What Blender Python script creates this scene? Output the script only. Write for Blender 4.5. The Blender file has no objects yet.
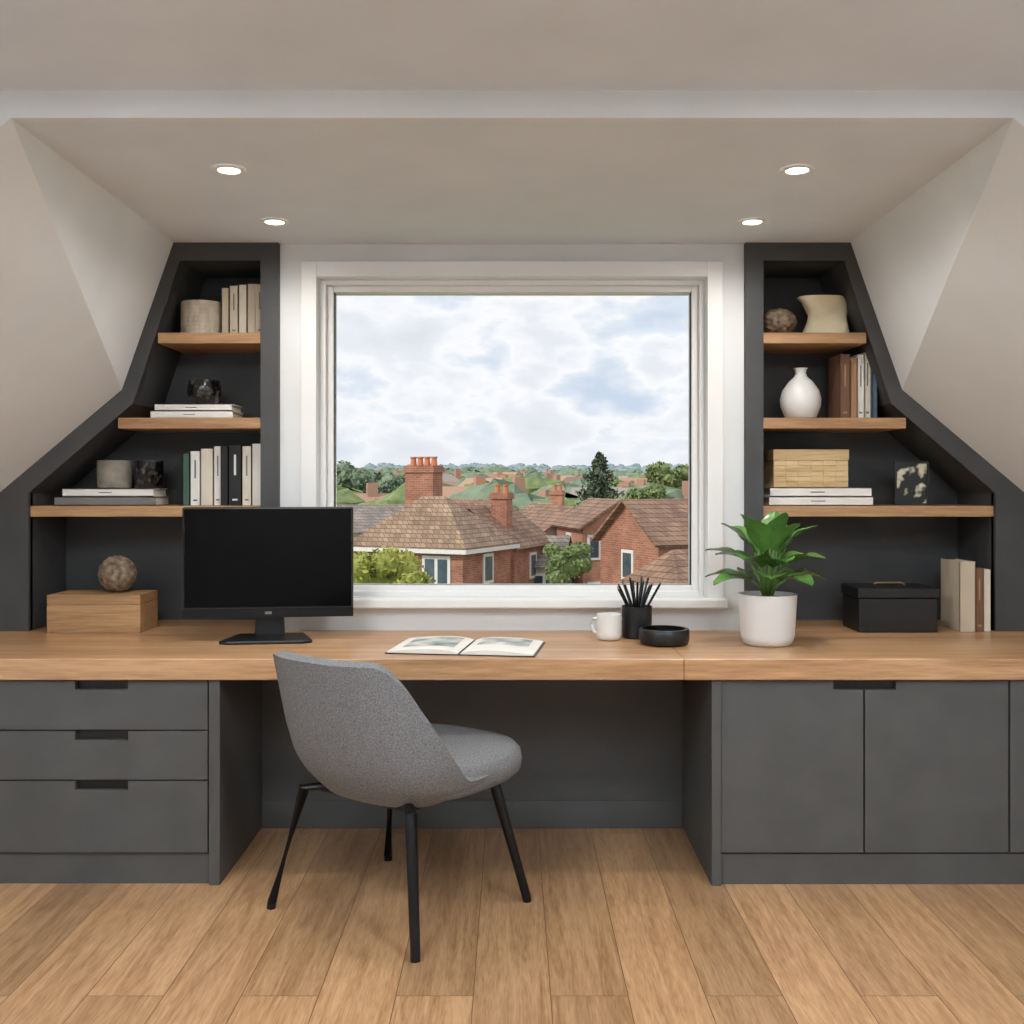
import bpy, math, random
from mathutils import Vector, Matrix
random.seed(7)
scene = bpy.context.scene
COL = scene.collection
scene.view_settings.view_transform = 'Standard'
scene.view_settings.look = 'None'
scene.view_settings.exposure = 0.0

# ------------------------------------------------------------ materials
def srgb(r, g, b):
    f = lambda c: (c/255/12.92) if c/255 <= 0.04045 else ((c/255+0.055)/1.055)**2.4
    return (f(r), f(g), f(b), 1)

def base(name):
    m = bpy.data.materials.new(name); m.use_nodes = True
    nt = m.node_tree
    return m, nt, nt.nodes['Principled BSDF']

def mat(name, c1, c2=None, rough=0.5, metal=0.0, scale=5.0, stretch=(1, 1, 1), bump=0.0, bscale=60.0, spec=0.5, coat=0.0, detail=4):
    m, nt, b = base(name)
    c2 = c2 or tuple(v*0.88 for v in c1[:3])+(1,)
    tc = nt.nodes.new('ShaderNodeTexCoord')
    mp = nt.nodes.new('ShaderNodeMapping'); mp.inputs['Scale'].default_value = stretch
    nt.links.new(tc.outputs['Object'], mp.inputs['Vector'])
    n = nt.nodes.new('ShaderNodeTexNoise'); n.inputs['Scale'].default_value = scale; n.inputs['Detail'].default_value = detail
    nt.links.new(mp.outputs[0], n.inputs['Vector'])
    r = nt.nodes.new('ShaderNodeValToRGB')
    r.color_ramp.elements[0].position = 0.3; r.color_ramp.elements[0].color = c2
    r.color_ramp.elements[1].position = 0.7; r.color_ramp.elements[1].color = c1
    nt.links.new(n.outputs['Fac'], r.inputs[0]); nt.links.new(r.outputs[0], b.inputs['Base Color'])
    b.inputs['Roughness'].default_value = rough; b.inputs['Metallic'].default_value = metal
    b.inputs['Specular IOR Level'].default_value = spec; b.inputs['Coat Weight'].default_value = coat
    if bump:
        n2 = nt.nodes.new('ShaderNodeTexNoise'); n2.inputs['Scale'].default_value = bscale; n2.inputs['Detail'].default_value = 3
        nt.links.new(mp.outputs[0], n2.inputs['Vector'])
        bp = nt.nodes.new('ShaderNodeBump'); bp.inputs['Strength'].default_value = bump; bp.inputs['Distance'].default_value = 0.01
        nt.links.new(n2.outputs['Fac'], bp.inputs['Height']); nt.links.new(bp.outputs[0], b.inputs['Normal'])
    return m

def emis(name, col, s):
    m, nt, b = base(name)
    b.inputs['Base Color'].default_value = col
    b.inputs['Emission Color'].default_value = col; b.inputs['Emission Strength'].default_value = s
    return m

def wood(name, c1, c2, axis=0, rough=0.4, fine=1.0):
    m, nt, b = base(name)
    L = nt.links.new
    tc = nt.nodes.new('ShaderNodeTexCoord'); mp = nt.nodes.new('ShaderNodeMapping')
    s = [16, 16, 16]; s[axis] = 1.1
    mp.inputs['Scale'].default_value = s
    L(tc.outputs['Object'], mp.inputs['Vector'])
    n = nt.nodes.new('ShaderNodeTexNoise'); n.inputs['Scale'].default_value = 1.0; n.inputs['Detail'].default_value = 7; n.inputs['Distortion'].default_value = 1.0
    L(mp.outputs[0], n.inputs['Vector'])
    n2 = nt.nodes.new('ShaderNodeTexNoise'); n2.inputs['Scale'].default_value = 9.0; n2.inputs['Detail'].default_value = 3
    L(mp.outputs[0], n2.inputs['Vector'])
    mx = nt.nodes.new('ShaderNodeMath'); mx.operation = 'MULTIPLY_ADD'; mx.inputs[1].default_value = 0.4
    L(n2.outputs['Fac'], mx.inputs[0])
    sc = nt.nodes.new('ShaderNodeMath'); sc.operation = 'MULTIPLY'; sc.inputs[1].default_value = 0.6
    L(n.outputs['Fac'], sc.inputs[0]); L(sc.outputs[0], mx.inputs[2])
    r = nt.nodes.new('ShaderNodeValToRGB')
    r.color_ramp.elements[0].position = 0.38; r.color_ramp.elements[0].color = c2
    r.color_ramp.elements[1].position = 0.60; r.color_ramp.elements[1].color = c1
    L(mx.outputs[0], r.inputs[0]); L(r.outputs[0], b.inputs['Base Color'])
    b.inputs['Roughness'].default_value = rough
    bp = nt.nodes.new('ShaderNodeBump'); bp.inputs['Strength'].default_value = 0.1; bp.inputs['Distance'].default_value = 0.004
    L(mx.outputs[0], bp.inputs['Height']); L(bp.outputs[0], b.inputs['Normal'])
    return m

def floor_mat():
    m, nt, b = base('oak_planks')
    L = nt.links.new
    g = nt.nodes.new('ShaderNodeTexCoord')
    sp = nt.nodes.new('ShaderNodeSeparateXYZ'); L(g.outputs['Object'], sp.inputs[0])
    cb = nt.nodes.new('ShaderNodeCombineXYZ'); L(sp.outputs['Y'], cb.inputs['X']); L(sp.outputs['X'], cb.inputs['Y'])
    mp = nt.nodes.new('ShaderNodeMapping'); mp.inputs['Location'].default_value = (0.75, 0.10, 0)
    L(cb.outputs[0], mp.inputs['Vector'])
    br = nt.nodes.new('ShaderNodeTexBrick')
    br.offset = 0.37; br.squash = 1.0
    br.inputs['Scale'].default_value = 1.0; br.inputs['Brick Width'].default_value = 2.0; br.inputs['Row Height'].default_value = 0.2
    br.inputs['Mortar Size'].default_value = 0.0014; br.inputs['Mortar Smooth'].default_value = 0.3
    br.inputs['Color1'].default_value = (0, 0, 0, 1); br.inputs['Color2'].default_value = (1, 1, 1, 1); br.inputs['Mortar'].default_value = (0.5, 0.5, 0.5, 1)
    L(mp.outputs[0], br.inputs['Vector'])
    # grain, offset per plank
    mp2 = nt.nodes.new('ShaderNodeMapping'); mp2.inputs['Scale'].default_value = (2.4, 30, 1)
    L(cb.outputs[0], mp2.inputs['Vector'])
    off = nt.nodes.new('ShaderNodeVectorMath'); off.operation = 'MULTIPLY_ADD'
    off.inputs[1].default_value = (17, 9, 31); L(br.outputs['Color'], off.inputs[0]); L(mp2.outputs[0], off.inputs[2])
    n = nt.nodes.new('ShaderNodeTexNoise'); n.inputs['Scale'].default_value = 0.8; n.inputs['Detail'].default_value = 8; n.inputs['Distortion'].default_value = 1.4
    L(off.outputs[0], n.inputs['Vector'])
    n2 = nt.nodes.new('ShaderNodeTexNoise'); n2.inputs['Scale'].default_value = 7.0; n2.inputs['Detail'].default_value = 4
    L(off.outputs[0], n2.inputs['Vector'])
    add = nt.nodes.new('ShaderNodeMath'); add.operation = 'MULTIPLY_ADD'; add.inputs[1].default_value = 0.45
    s1 = nt.nodes.new('ShaderNodeMath'); s1.operation = 'MULTIPLY'; s1.inputs[1].default_value = 0.55
    L(n.outputs['Fac'], s1.inputs[0]); L(n2.outputs['Fac'], add.inputs[0]); L(s1.outputs[0], add.inputs[2])
    r = nt.nodes.new('ShaderNodeValToRGB')
    r.color_ramp.elements[0].position = 0.35; r.color_ramp.elements[0].color = srgb(148, 109, 74)
    r.color_ramp.elements[1].position = 0.62; r.color_ramp.elements[1].color = srgb(190, 150, 110)
    L(add.outputs[0], r.inputs[0])
    hsv = nt.nodes.new('ShaderNodeHueSaturation')
    mr = nt.nodes.new('ShaderNodeMapRange'); mr.inputs['To Min'].default_value = 0.76; mr.inputs['To Max'].default_value = 1.08
    L(br.outputs['Color'], mr.inputs['Value']); L(mr.outputs[0], hsv.inputs['Value']); L(r.outputs[0], hsv.inputs['Color'])
    mix = nt.nodes.new('ShaderNodeMix'); mix.data_type = 'RGBA'
    L(br.outputs['Fac'], mix.inputs['Factor']); L(hsv.outputs[0], mix.inputs['A']); mix.inputs['B'].default_value = srgb(96, 66, 44)
    L(mix.outputs['Result'], b.inputs['Base Color'])
    b.inputs['Roughness'].default_value = 0.29
    bp = nt.nodes.new('ShaderNodeBump'); bp.inputs['Strength'].default_value = 0.1; bp.inputs['Distance'].default_value = 0.004
    L(add.outputs[0], bp.inputs['Height']); L(bp.outputs[0], b.inputs['Normal'])
    return m

def band_mat(name, c1, c2, c3, row, bw, rough=0.85):
    """brick / tile pattern mapped on (x+y, z)"""
    m, nt, b = base(name); L = nt.links.new
    tc = nt.nodes.new('ShaderNodeTexCoord'); sp = nt.nodes.new('ShaderNodeSeparateXYZ'); L(tc.outputs['Object'], sp.inputs[0])
    ad = nt.nodes.new('ShaderNodeMath'); ad.operation = 'ADD'; L(sp.outputs['X'], ad.inputs[0]); L(sp.outputs['Y'], ad.inputs[1])
    cb = nt.nodes.new('ShaderNodeCombineXYZ'); L(ad.outputs[0], cb.inputs['X']); L(sp.outputs['Z'], cb.inputs['Y'])
    br = nt.nodes.new('ShaderNodeTexBrick'); br.inputs['Scale'].default_value = 1
    br.inputs['Brick Width'].default_value = bw; br.inputs['Row Height'].default_value = row; br.inputs['Mortar Size'].default_value = row*0.09
    br.inputs['Color1'].default_value = c1; br.inputs['Color2'].default_value = c2; br.inputs['Mortar'].default_value = c3
    L(cb.outputs[0], br.inputs['Vector'])
    n = nt.nodes.new('ShaderNodeTexNoise'); n.inputs['Scale'].default_value = 1.2; n.inputs['Detail'].default_value = 5
    L(tc.outputs['Object'], n.inputs['Vector'])
    hs = nt.nodes.new('ShaderNodeHueSaturation'); mr = nt.nodes.new('ShaderNodeMapRange')
    mr.inputs['From Min'].default_value = 0.3; mr.inputs['From Max'].default_value = 0.7
    mr.inputs['To Min'].default_value = 0.75; mr.inputs['To Max'].default_value = 1.2
    L(n.outputs['Fac'], mr.inputs['Value']); L(mr.outputs[0], hs.inputs['Value']); L(br.outputs['Color'], hs.inputs['Color'])
    L(hs.outputs[0], b.inputs['Base Color']); b.inputs['Roughness'].default_value = rough
    return m

M = {}
M['wall'] = mat('plaster_paint', srgb(223, 224, 223), srgb(215, 216, 215), rough=0.9, scale=3, bump=0.06, bscale=25)
M['ceil'] = mat('ceiling_paint', srgb(217, 222, 228), srgb(210, 215, 221), rough=0.9, scale=3, bump=0.06, bscale=25)
M['trim'] = mat('window_paint', srgb(230, 229, 226), srgb(226, 225, 222), rough=0.5, scale=3)
M['gasket'] = mat('gasket_grey', srgb(120, 118, 114), rough=0.5)
M['dark'] = mat('charcoal_cabinet_paint', srgb(83, 83, 82), srgb(74, 74, 73), rough=0.5, scale=6, bump=0.05, bscale=90)
M['niche'] = mat('charcoal_shelf_paint', srgb(70, 70, 70), srgb(60, 60, 60), rough=0.6, scale=5, bump=0.05, bscale=70)
M['black'] = mat('black_satin', srgb(18, 18, 19), srgb(14, 14, 15), rough=0.4)
M['blackmetal'] = mat('black_metal', srgb(24, 24, 26), srgb(20, 20, 22), rough=0.35, metal=0.4)
M['screen'] = mat('screen_glass', srgb(5, 5, 6), srgb(4, 4, 5), rough=0.16, spec=0.15)
M['oak'] = wood('oak_desk', srgb(196, 155, 114), srgb(160, 118, 80), 0, 0.34)
M['oakshelf'] = wood('oak_shelf', srgb(184, 144, 102), srgb(146, 106, 70), 0, 0.45)
M['boxwood'] = wood('burr_oak', srgb(184, 144, 102), srgb(148, 110, 74), 0, 0.5)
M['floor'] = floor_mat()
M['fabric'] = mat('grey_wool_fabric', srgb(140, 140, 141), srgb(100, 100, 101), rough=0.95, scale=240, bump=0.4, bscale=350, spec=0.2, detail=2)
M['white'] = mat('white_ceramic', srgb(230, 228, 224), srgb(222, 220, 216), rough=0.35)
M['cream'] = mat('cream_ceramic', srgb(230, 218, 186), srgb(216, 202, 166), rough=0.6)
M['stone'] = mat('travertine', srgb(210, 197, 176), srgb(172, 158, 138), rough=0.8, scale=40, stretch=(1, 1, 0.4), bump=0.4, bscale=60)
M['grstone'] = mat('grey_stone', srgb(154, 146, 134), srgb(122, 115, 104), rough=0.8, scale=25, bump=0.2)
M['pattern'] = mat('speckled_black_glass', srgb(76, 70, 60), srgb(12, 12, 13), rough=0.2, scale=40, detail=1)
M['pattern'].node_tree.nodes['Color Ramp'].color_ramp.elements[0].position = 0.5
M['brown'] = mat('brown_bead', srgb(152, 132, 106), srgb(70, 58, 46), rough=0.7, scale=45)
M['soil'] = mat('soil', srgb(60, 44, 32), srgb(30, 22, 16), rough=1, scale=60, bump=0.8)
M['leaf'] = mat('leaf_green', srgb(104, 146, 72), srgb(54, 100, 42), rough=0.26, scale=9)
M['stem'] = mat('stem_green', srgb(96, 130, 60), rough=0.5)
M['paper'] = mat('paper', srgb(232, 228, 220), srgb(222, 216, 206), rough=0.8, scale=20)
M['pages'] = mat('page_block', srgb(226, 218, 202), srgb(196, 186, 168), rough=0.9, scale=4, stretch=(1, 1, 120))
M['straw'] = wood('bamboo_box', srgb(212, 184, 138), srgb(182, 150, 106), 0, 0.7)
M['brass'] = mat('brass', srgb(170, 140, 95), rough=0.35, metal=0.9)
M['lamp'] = emis('downlight_diffuser', (1, 0.93, 0.82, 1), 9)
M['photo'] = mat('flower_print', srgb(215, 208, 180), srgb(16, 20, 18), rough=0.4, scale=16, detail=2)
M['photo'].node_tree.nodes['Color Ramp'].color_ramp.elements[0].position = 0.52
M['photo'].node_tree.nodes['Color Ramp'].color_ramp.elements[1].position = 0.6
M['print'] = mat('magazine_print', srgb(222, 218, 206), srgb(84, 106, 110), rough=0.5, scale=14, detail=3)
def cm(name, r, g, b, rough=0.7):
    if name not in M: M[name] = mat(name, srgb(r, g, b), rough=rough, scale=12)
    return M[name]
BK = dict(
    beige=cm('book_beige', 208, 194, 170), white=cm('book_white', 230, 226, 218), sand=cm('book_sand', 196, 180, 156),
    green=cm('book_green', 60, 88, 76), black=cm('book_black', 28, 28, 30), brown=cm('book_brown', 116, 82, 62),
    tan=cm('book_tan', 168, 126, 92), blue=cm('book_blue', 84, 104, 122), grey=cm('book_grey', 120, 118, 114), cream=cm('book_cream', 220, 210, 190))

# ------------------------------------------------------------ mesh builder
class MB:
    def __init__(s, name): s.name = name; s.v = []; s.f = []; s.mi = []; s.m = []; s.T = Matrix.Identity(4)
    def slot(s, m):
        if m not in s.m: s.m.append(m)
        return s.m.index(m)
    def add(s, vs, fs, m):
        o = len(s.v); k = s.slot(m)
        s.v += [tuple(s.T @ Vector(p)) for p in vs]
        for f in fs: s.f.append([i+o for i in f]); s.mi.append(k)
    def box(s, x0, x1, y0, y1, z0, z1, m):
        vs = [(x, y, z) for z in (z0, z1) for y in (y0, y1) for x in (x0, x1)]
        s.add(vs, [(0, 2, 3, 1), (4, 5, 7, 6), (0, 1, 5, 4), (2, 6, 7, 3), (0, 4, 6, 2), (1, 3, 7, 5)], m)
    def poly(s, pts, m): s.add(pts, [tuple(range(len(pts)))], m)
    def prism(s, pts, y0, y1, m):   # pts in (x,z)
        n = len(pts)
        a = sum(pts[i][0]*pts[(i+1) % n][1]-pts[(i+1) % n][0]*pts[i][1] for i in range(n))
        if a < 0: pts = pts[::-1]
        vs = [(x, y0, z) for x, z in pts]+[(x, y1, z) for x, z in pts]
        fs = [tuple(range(n)), tuple(range(2*n-1, n-1, -1))]+[(i, n+i, n+(i+1) % n, (i+1) % n) for i in range(n)]
        s.add(vs, fs, m)
    def prismz(s, pts, z0, z1, m):  # pts in (x,y)
        n = len(pts)
        vs = [(x, y, z0) for x, y in pts]+[(x, y, z1) for x, y in pts]
        fs = [tuple(range(n-1, -1, -1)), tuple(range(n, 2*n))]+[(i, (i+1) % n, n+(i+1) % n, n+i) for i in range(n)]
        s.add(vs, fs, m)
    def lathe(s, prof, c, m, seg=40, cap=True):
        cx, cy, cz = c; n = len(prof); vs = []
        for r, z in prof:
            for k in range(seg):
                a = 2*math.pi*k/seg; vs.append((cx+r*math.cos(a), cy+r*math.sin(a), cz+z))
        fs = []
        for i in range(n-1):
            for k in range(seg):
                k2 = (k+1) % seg; fs.append((i*seg+k, i*seg+k2, (i+1)*seg+k2, (i+1)*seg+k))
        if cap:
            fs.append(tuple(range(seg-1, -1, -1))); fs.append(tuple((n-1)*seg+k for k in range(seg)))
        s.add(vs, fs, m)
    def tube(s, pts, rad, m, seg=12):
        pts = [Vector(p) for p in pts]; n = len(pts)
        if not hasattr(rad, '__len__'): rad = [rad]*n
        vs = []
        for i, p in enumerate(pts):
            d = (pts[min(i+1, n-1)]-pts[max(i-1, 0)]).normalized()
            up = Vector((0, 0, 1)) if abs(d.z) < 0.9 else Vector((1, 0, 0))
            a = d.cross(up).normalized(); b = d.cross(a)
            for k in range(seg):
                t = 2*math.pi*k/seg; vs.append(tuple(p+(a*math.cos(t)+b*math.sin(t))*rad[i]))
        fs = [(i*seg+k, i*seg+(k+1) % seg, (i+1)*seg+(k+1) % seg, (i+1)*seg+k) for i in range(n-1) for k in range(seg)]
        fs += [tuple(range(seg-1, -1, -1)), tuple((n-1)*seg+k for k in range(seg))]
        s.add(vs, fs, m)
    def sphere(s, c, r, m, seg=24, rings=14, fn=None, sc=(1, 1, 1)):
        vs = []; fs = []
        for i in range(rings+1):
            th = math.pi*i/rings
            for k in range(seg):
                ph = 2*math.pi*k/seg
                d = Vector((math.sin(th)*math.cos(ph), math.sin(th)*math.sin(ph), math.cos(th)))
                rr = r*(fn(d) if fn else 1)
                vs.append((c[0]+d.x*rr*sc[0], c[1]+d.y*rr*sc[1], c[2]+d.z*rr*sc[2]))
        for i in range(rings):
            for k in range(seg):
                fs.append((i*seg+k, (i+1)*seg+k, (i+1)*seg+(k+1) % seg, i*seg+(k+1) % seg))
        s.add(vs, fs, m)
    def done(s, loc=(0, 0, 0), rot=0, parent=None, bevel=0, smooth=False, ang=35, subsurf=0, seg=2, solid=0):
        me = bpy.data.meshes.new(s.name); me.from_pydata(s.v, [], s.f)
        for m in s.m: me.materials.append(m)
        me.polygons.foreach_set('material_index', s.mi)
        me.update(); me.validate()
        if smooth:
            me.shade_smooth()
            if not subsurf:
                me.set_sharp_from_angle(angle=math.radians(ang))
        o = bpy.data.objects.new(s.name, me); COL.objects.link(o)
        o.location = loc; o.rotation_euler = (0, 0, rot)
        if solid:
            mo = o.modifiers.new('solid', 'SOLIDIFY'); mo.thickness = solid; mo.offset = 0
        if bevel:
            mo = o.modifiers.new('bevel', 'BEVEL'); mo.width = bevel; mo.segments = seg; mo.limit_method = 'ANGLE'; mo.angle_limit = math.radians(40)
        if subsurf:
            mo = o.modifiers.new('sub', 'SUBSURF'); mo.levels = subsurf; mo.render_levels = subsurf
        if parent: o.parent = parent
        return o

def empty(name, loc=(0, 0, 0), rot=0):
    e = bpy.data.objects.new(name, None); COL.objects.link(e); e.location = loc; e.rotation_euler = (0, 0, rot)
    e.empty_display_size = 0.1
    return e
def box(name, x0, x1, y0, y1, z0, z1, m, parent=None, bevel=0):
    b = MB(name); b.box(x0, x1, y0, y1, z0, z1, m); return b.done(parent=parent, bevel=bevel)

# ------------------------------------------------------------ room shell
CZ = 2.265; HZ = 2.337; YB = 0.65; YN = 0.97; YD = -0.76; YR = -5.5; XW = 2.3; DT = 0.75
box('floor', -XW-0.1, XW+0.1, YR-0.1, 1.1, -0.1, 0, M['floor'])
b = MB('ceiling'); b.box(-XW-0.1, XW+0.1, YR-0.1, YD+0.001, HZ, HZ+0.12, M['ceil']); b.done()
b = MB('ceiling_dormer')
b.prismz([(-1.2906, YD+0.03), (1.2906, YD+0.03), (1.32, YB+0.02), (1.32, 1.1), (-1.32, 1.1), (-1.32, YB+0.02)], CZ, CZ+0.2, M['ceil']); b.done()
b = MB('wall_bulkhead')
b.prism([(-XW, 1.415), (-1.29, CZ), (1.29, CZ), (XW, 1.415), (XW, HZ+0.02), (-XW, HZ+0.02)], YD, YD+0.03, M['wall']); b.done()
for sg, nm in ((-1, 'left'), (1, 'right')):
    b = MB('wall_slope_'+nm)
    P = lambda x, y, z: (sg*x, y, z)
    A, B_, C, D, E = P(1.29, YD, CZ), P(1.525, YB, 1.68), P(2.0, YB, 1.28), P(XW, YB, 1.027), P(XW, YD, 1.415)
    b.poly([A, B_, C, D, E], M['wall']); b.done()
    b = MB('wall_cheek_'+nm); b.poly([A, P(1.32, YB, CZ), B_], M['wall']); b.done()
    box('wall_'+nm, *( (sg*XW, sg*(XW+0.1)) if sg > 0 else (-(XW+0.1), -XW) ), YR, 1.1, 0, HZ, M['wall'])
# rear wall with an unseen opening added to let daylight in from behind
b = MB('wall_rear')
b.box(-XW, -1.3, YR-0.1, YR, 0, HZ, M['wall']); b.box(1.3, XW, YR-0.1, YR, 0, HZ, M['wall'])
b.box(-1.3, 1.3, YR-0.1, YR, 2.05, HZ, M['wall']); b.box(-1.3, 1.3, YR-0.1, YR, 0, 0.75, M['wall']); b.done()
b = MB('added_rear_window')
for x in (-1.3, -0.45, 0.4, 1.25): b.box(x, x+0.05, YR-0.08, YR-0.02, 0.75, 2.05, M['trim'])
b.box(-1.3, 1.3, YR-0.08, YR-0.02, 0.75, 0.8, M['trim']); b.box(-1.3, 1.3, YR-0.08, YR-0.02, 2.0, 2.05, M['trim']); b.done()

# window wall
b = MB('wall_window')
b.box(-0.93, -0.76, YB, 0.85, DT, CZ, M['wall']); b.box(0.76, 0.93, YB, 0.85, DT, CZ, M['wall'])
b.box(-0.76, 0.76, YB, 0.85, 2.13, CZ, M['wall']); b.box(-0.76, 0.76, YB, 0.85, DT, 0.88, M['wall']); b.done()
box('wall_lower', -XW, XW, 0.985, 1.05, 0, DT-0.08, M['niche'])

def ring(b, x0, x1, z0, z1, w, y0, y1, m, wb=None):
    wb = w if wb is None else wb
    b.box(x0, x0+w, y0, y1, z0, z1, m); b.box(x1-w, x1, y0, y1, z0, z1, m)
    b.box(x0+w, x1-w, y0, y1, z1-w, z1, m)
    if wb: b.box(x0+w, x1-w, y0, y1, z0, z0+wb, m)
win = empty('window_1', (0, 0, 0))
b = MB('casing'); ring(b, -0.825, 0.825, 0.87, 2.195, 0.062, 0.628, 0.70, M['trim'], 0); b.done(parent=win, bevel=0.003)
b = MB('sash_frame'); ring(b, -0.765, 0.77, 0.872, 2.14, 0.028, 0.685, 0.82, M['trim'])
ring(b, -0.738, 0.743, 0.893, 2.115, 0.026, 0.715, 0.80, M['trim']); b.done(parent=win, bevel=0.004)
b = MB('gasket'); ring(b, -0.720, 0.725, 0.912, 2.098, 0.008, 0.735, 0.77, M['gasket']); b.done(parent=win)
b = MB('sill'); b.box(-0.835, 0.835, 0.590, 0.70, 0.842, 0.878, M['trim']); b.done(parent=win, bevel=0.006)
gm = bpy.data.materials.new('window_glass'); gm.use_nodes = True; nt = gm.node_tree
for n in list(nt.nodes): nt.nodes.remove(n)
o = nt.nodes.new('ShaderNodeOutputMaterial'); mx = nt.nodes.new('ShaderNodeMixShader'); t = nt.nodes.new('ShaderNodeBsdfTransparent'); gl = nt.nodes.new('ShaderNodeBsdfGlossy')
gl.inputs['Roughness'].default_value = 0.02; mx.inputs[0].default_value = 0.001
nt.links.new(t.outputs[0], mx.inputs[1]); nt.links.new(gl.outputs[0], mx.inputs[2]); nt.links.new(mx.outputs[0], o.inputs[0])
b = MB('glass_pane'); b.poly([(-0.714, 0.755, 0.918), (0.719, 0.755, 0.918), (0.719, 0.755, 2.092), (-0.714, 0.755, 2.092)], gm); b.done(parent=win)

# shelf niches
for sg, nm in ((-1, 'left'), (1, 'right')):
    unit = empty('built_in_bookcase')
    f = lambda pts: [(sg*x, z) for x, z in pts]
    O = [(0.91, CZ), (1.335, CZ+0.0), (1.54, 1.68), (2.0, 1.29), (XW, 1.035), (XW, DT)]
    I = [(0.98, 2.195), (1.295, 2.195), (1.478, 1.638), (1.885, 1.288), (1.885, DT)]
    b = MB('face_frame')
    for pts in ([O[0], O[1], I[1], I[0]], [O[1], O[2], I[2], I[1]], [O[2], O[3], I[3], I[2]], [O[3], O[4], O[5], I[4], I[3]], [O[0], I[0], (0.98, DT), (0.91, DT)]):
        b.prism(f(pts), 0.622, 0.66, M['niche'])
    b.done(parent=unit)
    b = MB('carcass')
    ring_ = [(0.98, DT)]+I
    for i in range(len(ring_)-1):
        (x0, z0), (x1, z1) = ring_[i], ring_[i+1]
        b.add([(sg*x0, 0.64, z0), (sg*x1, 0.64, z1), (sg*x1, YN, z1), (sg*x0, YN, z0)], [(0, 1, 2, 3)], M['niche'])
    b.add([(sg*x, YN, z) for x, z in ring_], [tuple(range(len(ring_)))], M['niche'])
    b.done(parent=unit)
    def edge(z):
        if z > 1.638: t = (2.195-z)/(2.195-1.638); return 1.295+t*(1.478-1.295)
        if z > 1.288: t = (1.638-z)/(1.638-1.288); return 1.478+t*(1.885-1.478)
        return 1.885
    for i, z in enumerate((1.916, 1.583, 1.238)):
        t = 0.042
        b = MB('shelf_%d' % (i+1)); b.prism(f([(0.981, z), (edge(z)-0.001, z), (edge(z)-0.001, z-t), (0.981, z-t)]), 0.636, YN-0.002, M['oakshelf'])
        b.done(parent=unit, bevel=0.002)

# desk top
desk = empty('desk_top')
box('slab_1', -2.29, 0.5635, -0.025, 0.98, 0.68, DT, M['oak'], desk, 0.003)
box('slab_2', 0.5645, 2.29, -0.025, 0.98, 0.68, DT, M['oak'], desk, 0.003)

# base cabinets
def front(b, x0, x1, z0, z1, n0=None, n1=None, nh=0.03):
    if n0 is None: b.box(x0, x1, -0.002, 0.018, z0, z1, M['dark'])
    else:
        pts = [(x0, z0), (x1, z0), (x1, z1)]
        if n1 < x1-1e-4: pts += [(n1, z1)]
        pts += [(n1, z1-nh), (n0, z1-nh)]
        if n0 > x0+1e-4: pts += [(n0, z1)]
        pts += [(x0, z1)]
        if n1 >= x1-1e-4: pts = [(x0, z0), (x1, z0), (x1, z1-nh), (n0, z1-nh), (n0, z1), (x0, z1)]
        if n0 <= x0+1e-4: pts = [(x0, z0), (x1, z0), (x1, z1), (n1, z1), (n1, z1-nh), (x0, z1-nh)]
        b.prism(pts, -0.002, 0.018, M['dark'])
cab = empty('drawer_cabinet')
box('carcass', -2.29, -1.0, 0.02, 0.56, 0.10, 0.679, M['niche'], cab)
box('plinth', -2.29, -1.0, 0.012, 0.55, 0.0, 0.10, M['dark'], cab)
box('end_panel', -1.0, -0.963, -0.004, 0.579, 0.0, 0.679, M['dark'], cab, 0.002)
for i, (z0, z1) in enumerate(((0.513, 0.674), (0.348, 0.508), (0.107, 0.343))):
    b = MB('drawer_%d' % (i+1)); front(b, -1.707, -1.005, z0, z1, -1.442, -1.267)
    b.box(-1.46, -1.25, 0.0185, 0.0195, z1-0.045, z1+0.002, M['black']); b.done(parent=cab, bevel=0.0015)
b = MB('door_panel'); front(b, -2.28, -1.713, 0.107, 0.674); b.done(parent=cab, bevel=0.0015)
cab = empty('cupboard_cabinet')
box('carcass', 0.69, 2.29, 0.02, 0.56, 0.10, 0.679, M['niche'], cab)
box('plinth', 0.69, 2.29, 0.006, 0.55, 0.0, 0.10, M['dark'], cab)
box('end_panel', 0.657, 0.688, -0.012, 0.579, 0.0, 0.679, M['dark'], cab, 0.002)
for i, (x0, x1, n0, n1) in enumerate(((0.690, 1.159, 1.06, 1.159), (1.165, 1.638, 1.165, 1.267), (1.644, 2.2, None, None))):
    b = MB('door_%d' % (i+1)); front(b, x0, x1, 0.107, 0.674, n0, n1)
    if i == 0: b.box(1.04, 1.29, 0.0185, 0.0195, 0.63, 0.677, M['black'])
    b.done(parent=cab, bevel=0.0015)
box('wall_knee', -0.963, 0.657, 0.58, 0.62, 0, 0.679, M['dark'])
box('baseboard_knee', -0.962, 0.656, 0.566, 0.58, 0, 0.105, M['dark'], None, 0.003)

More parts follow.
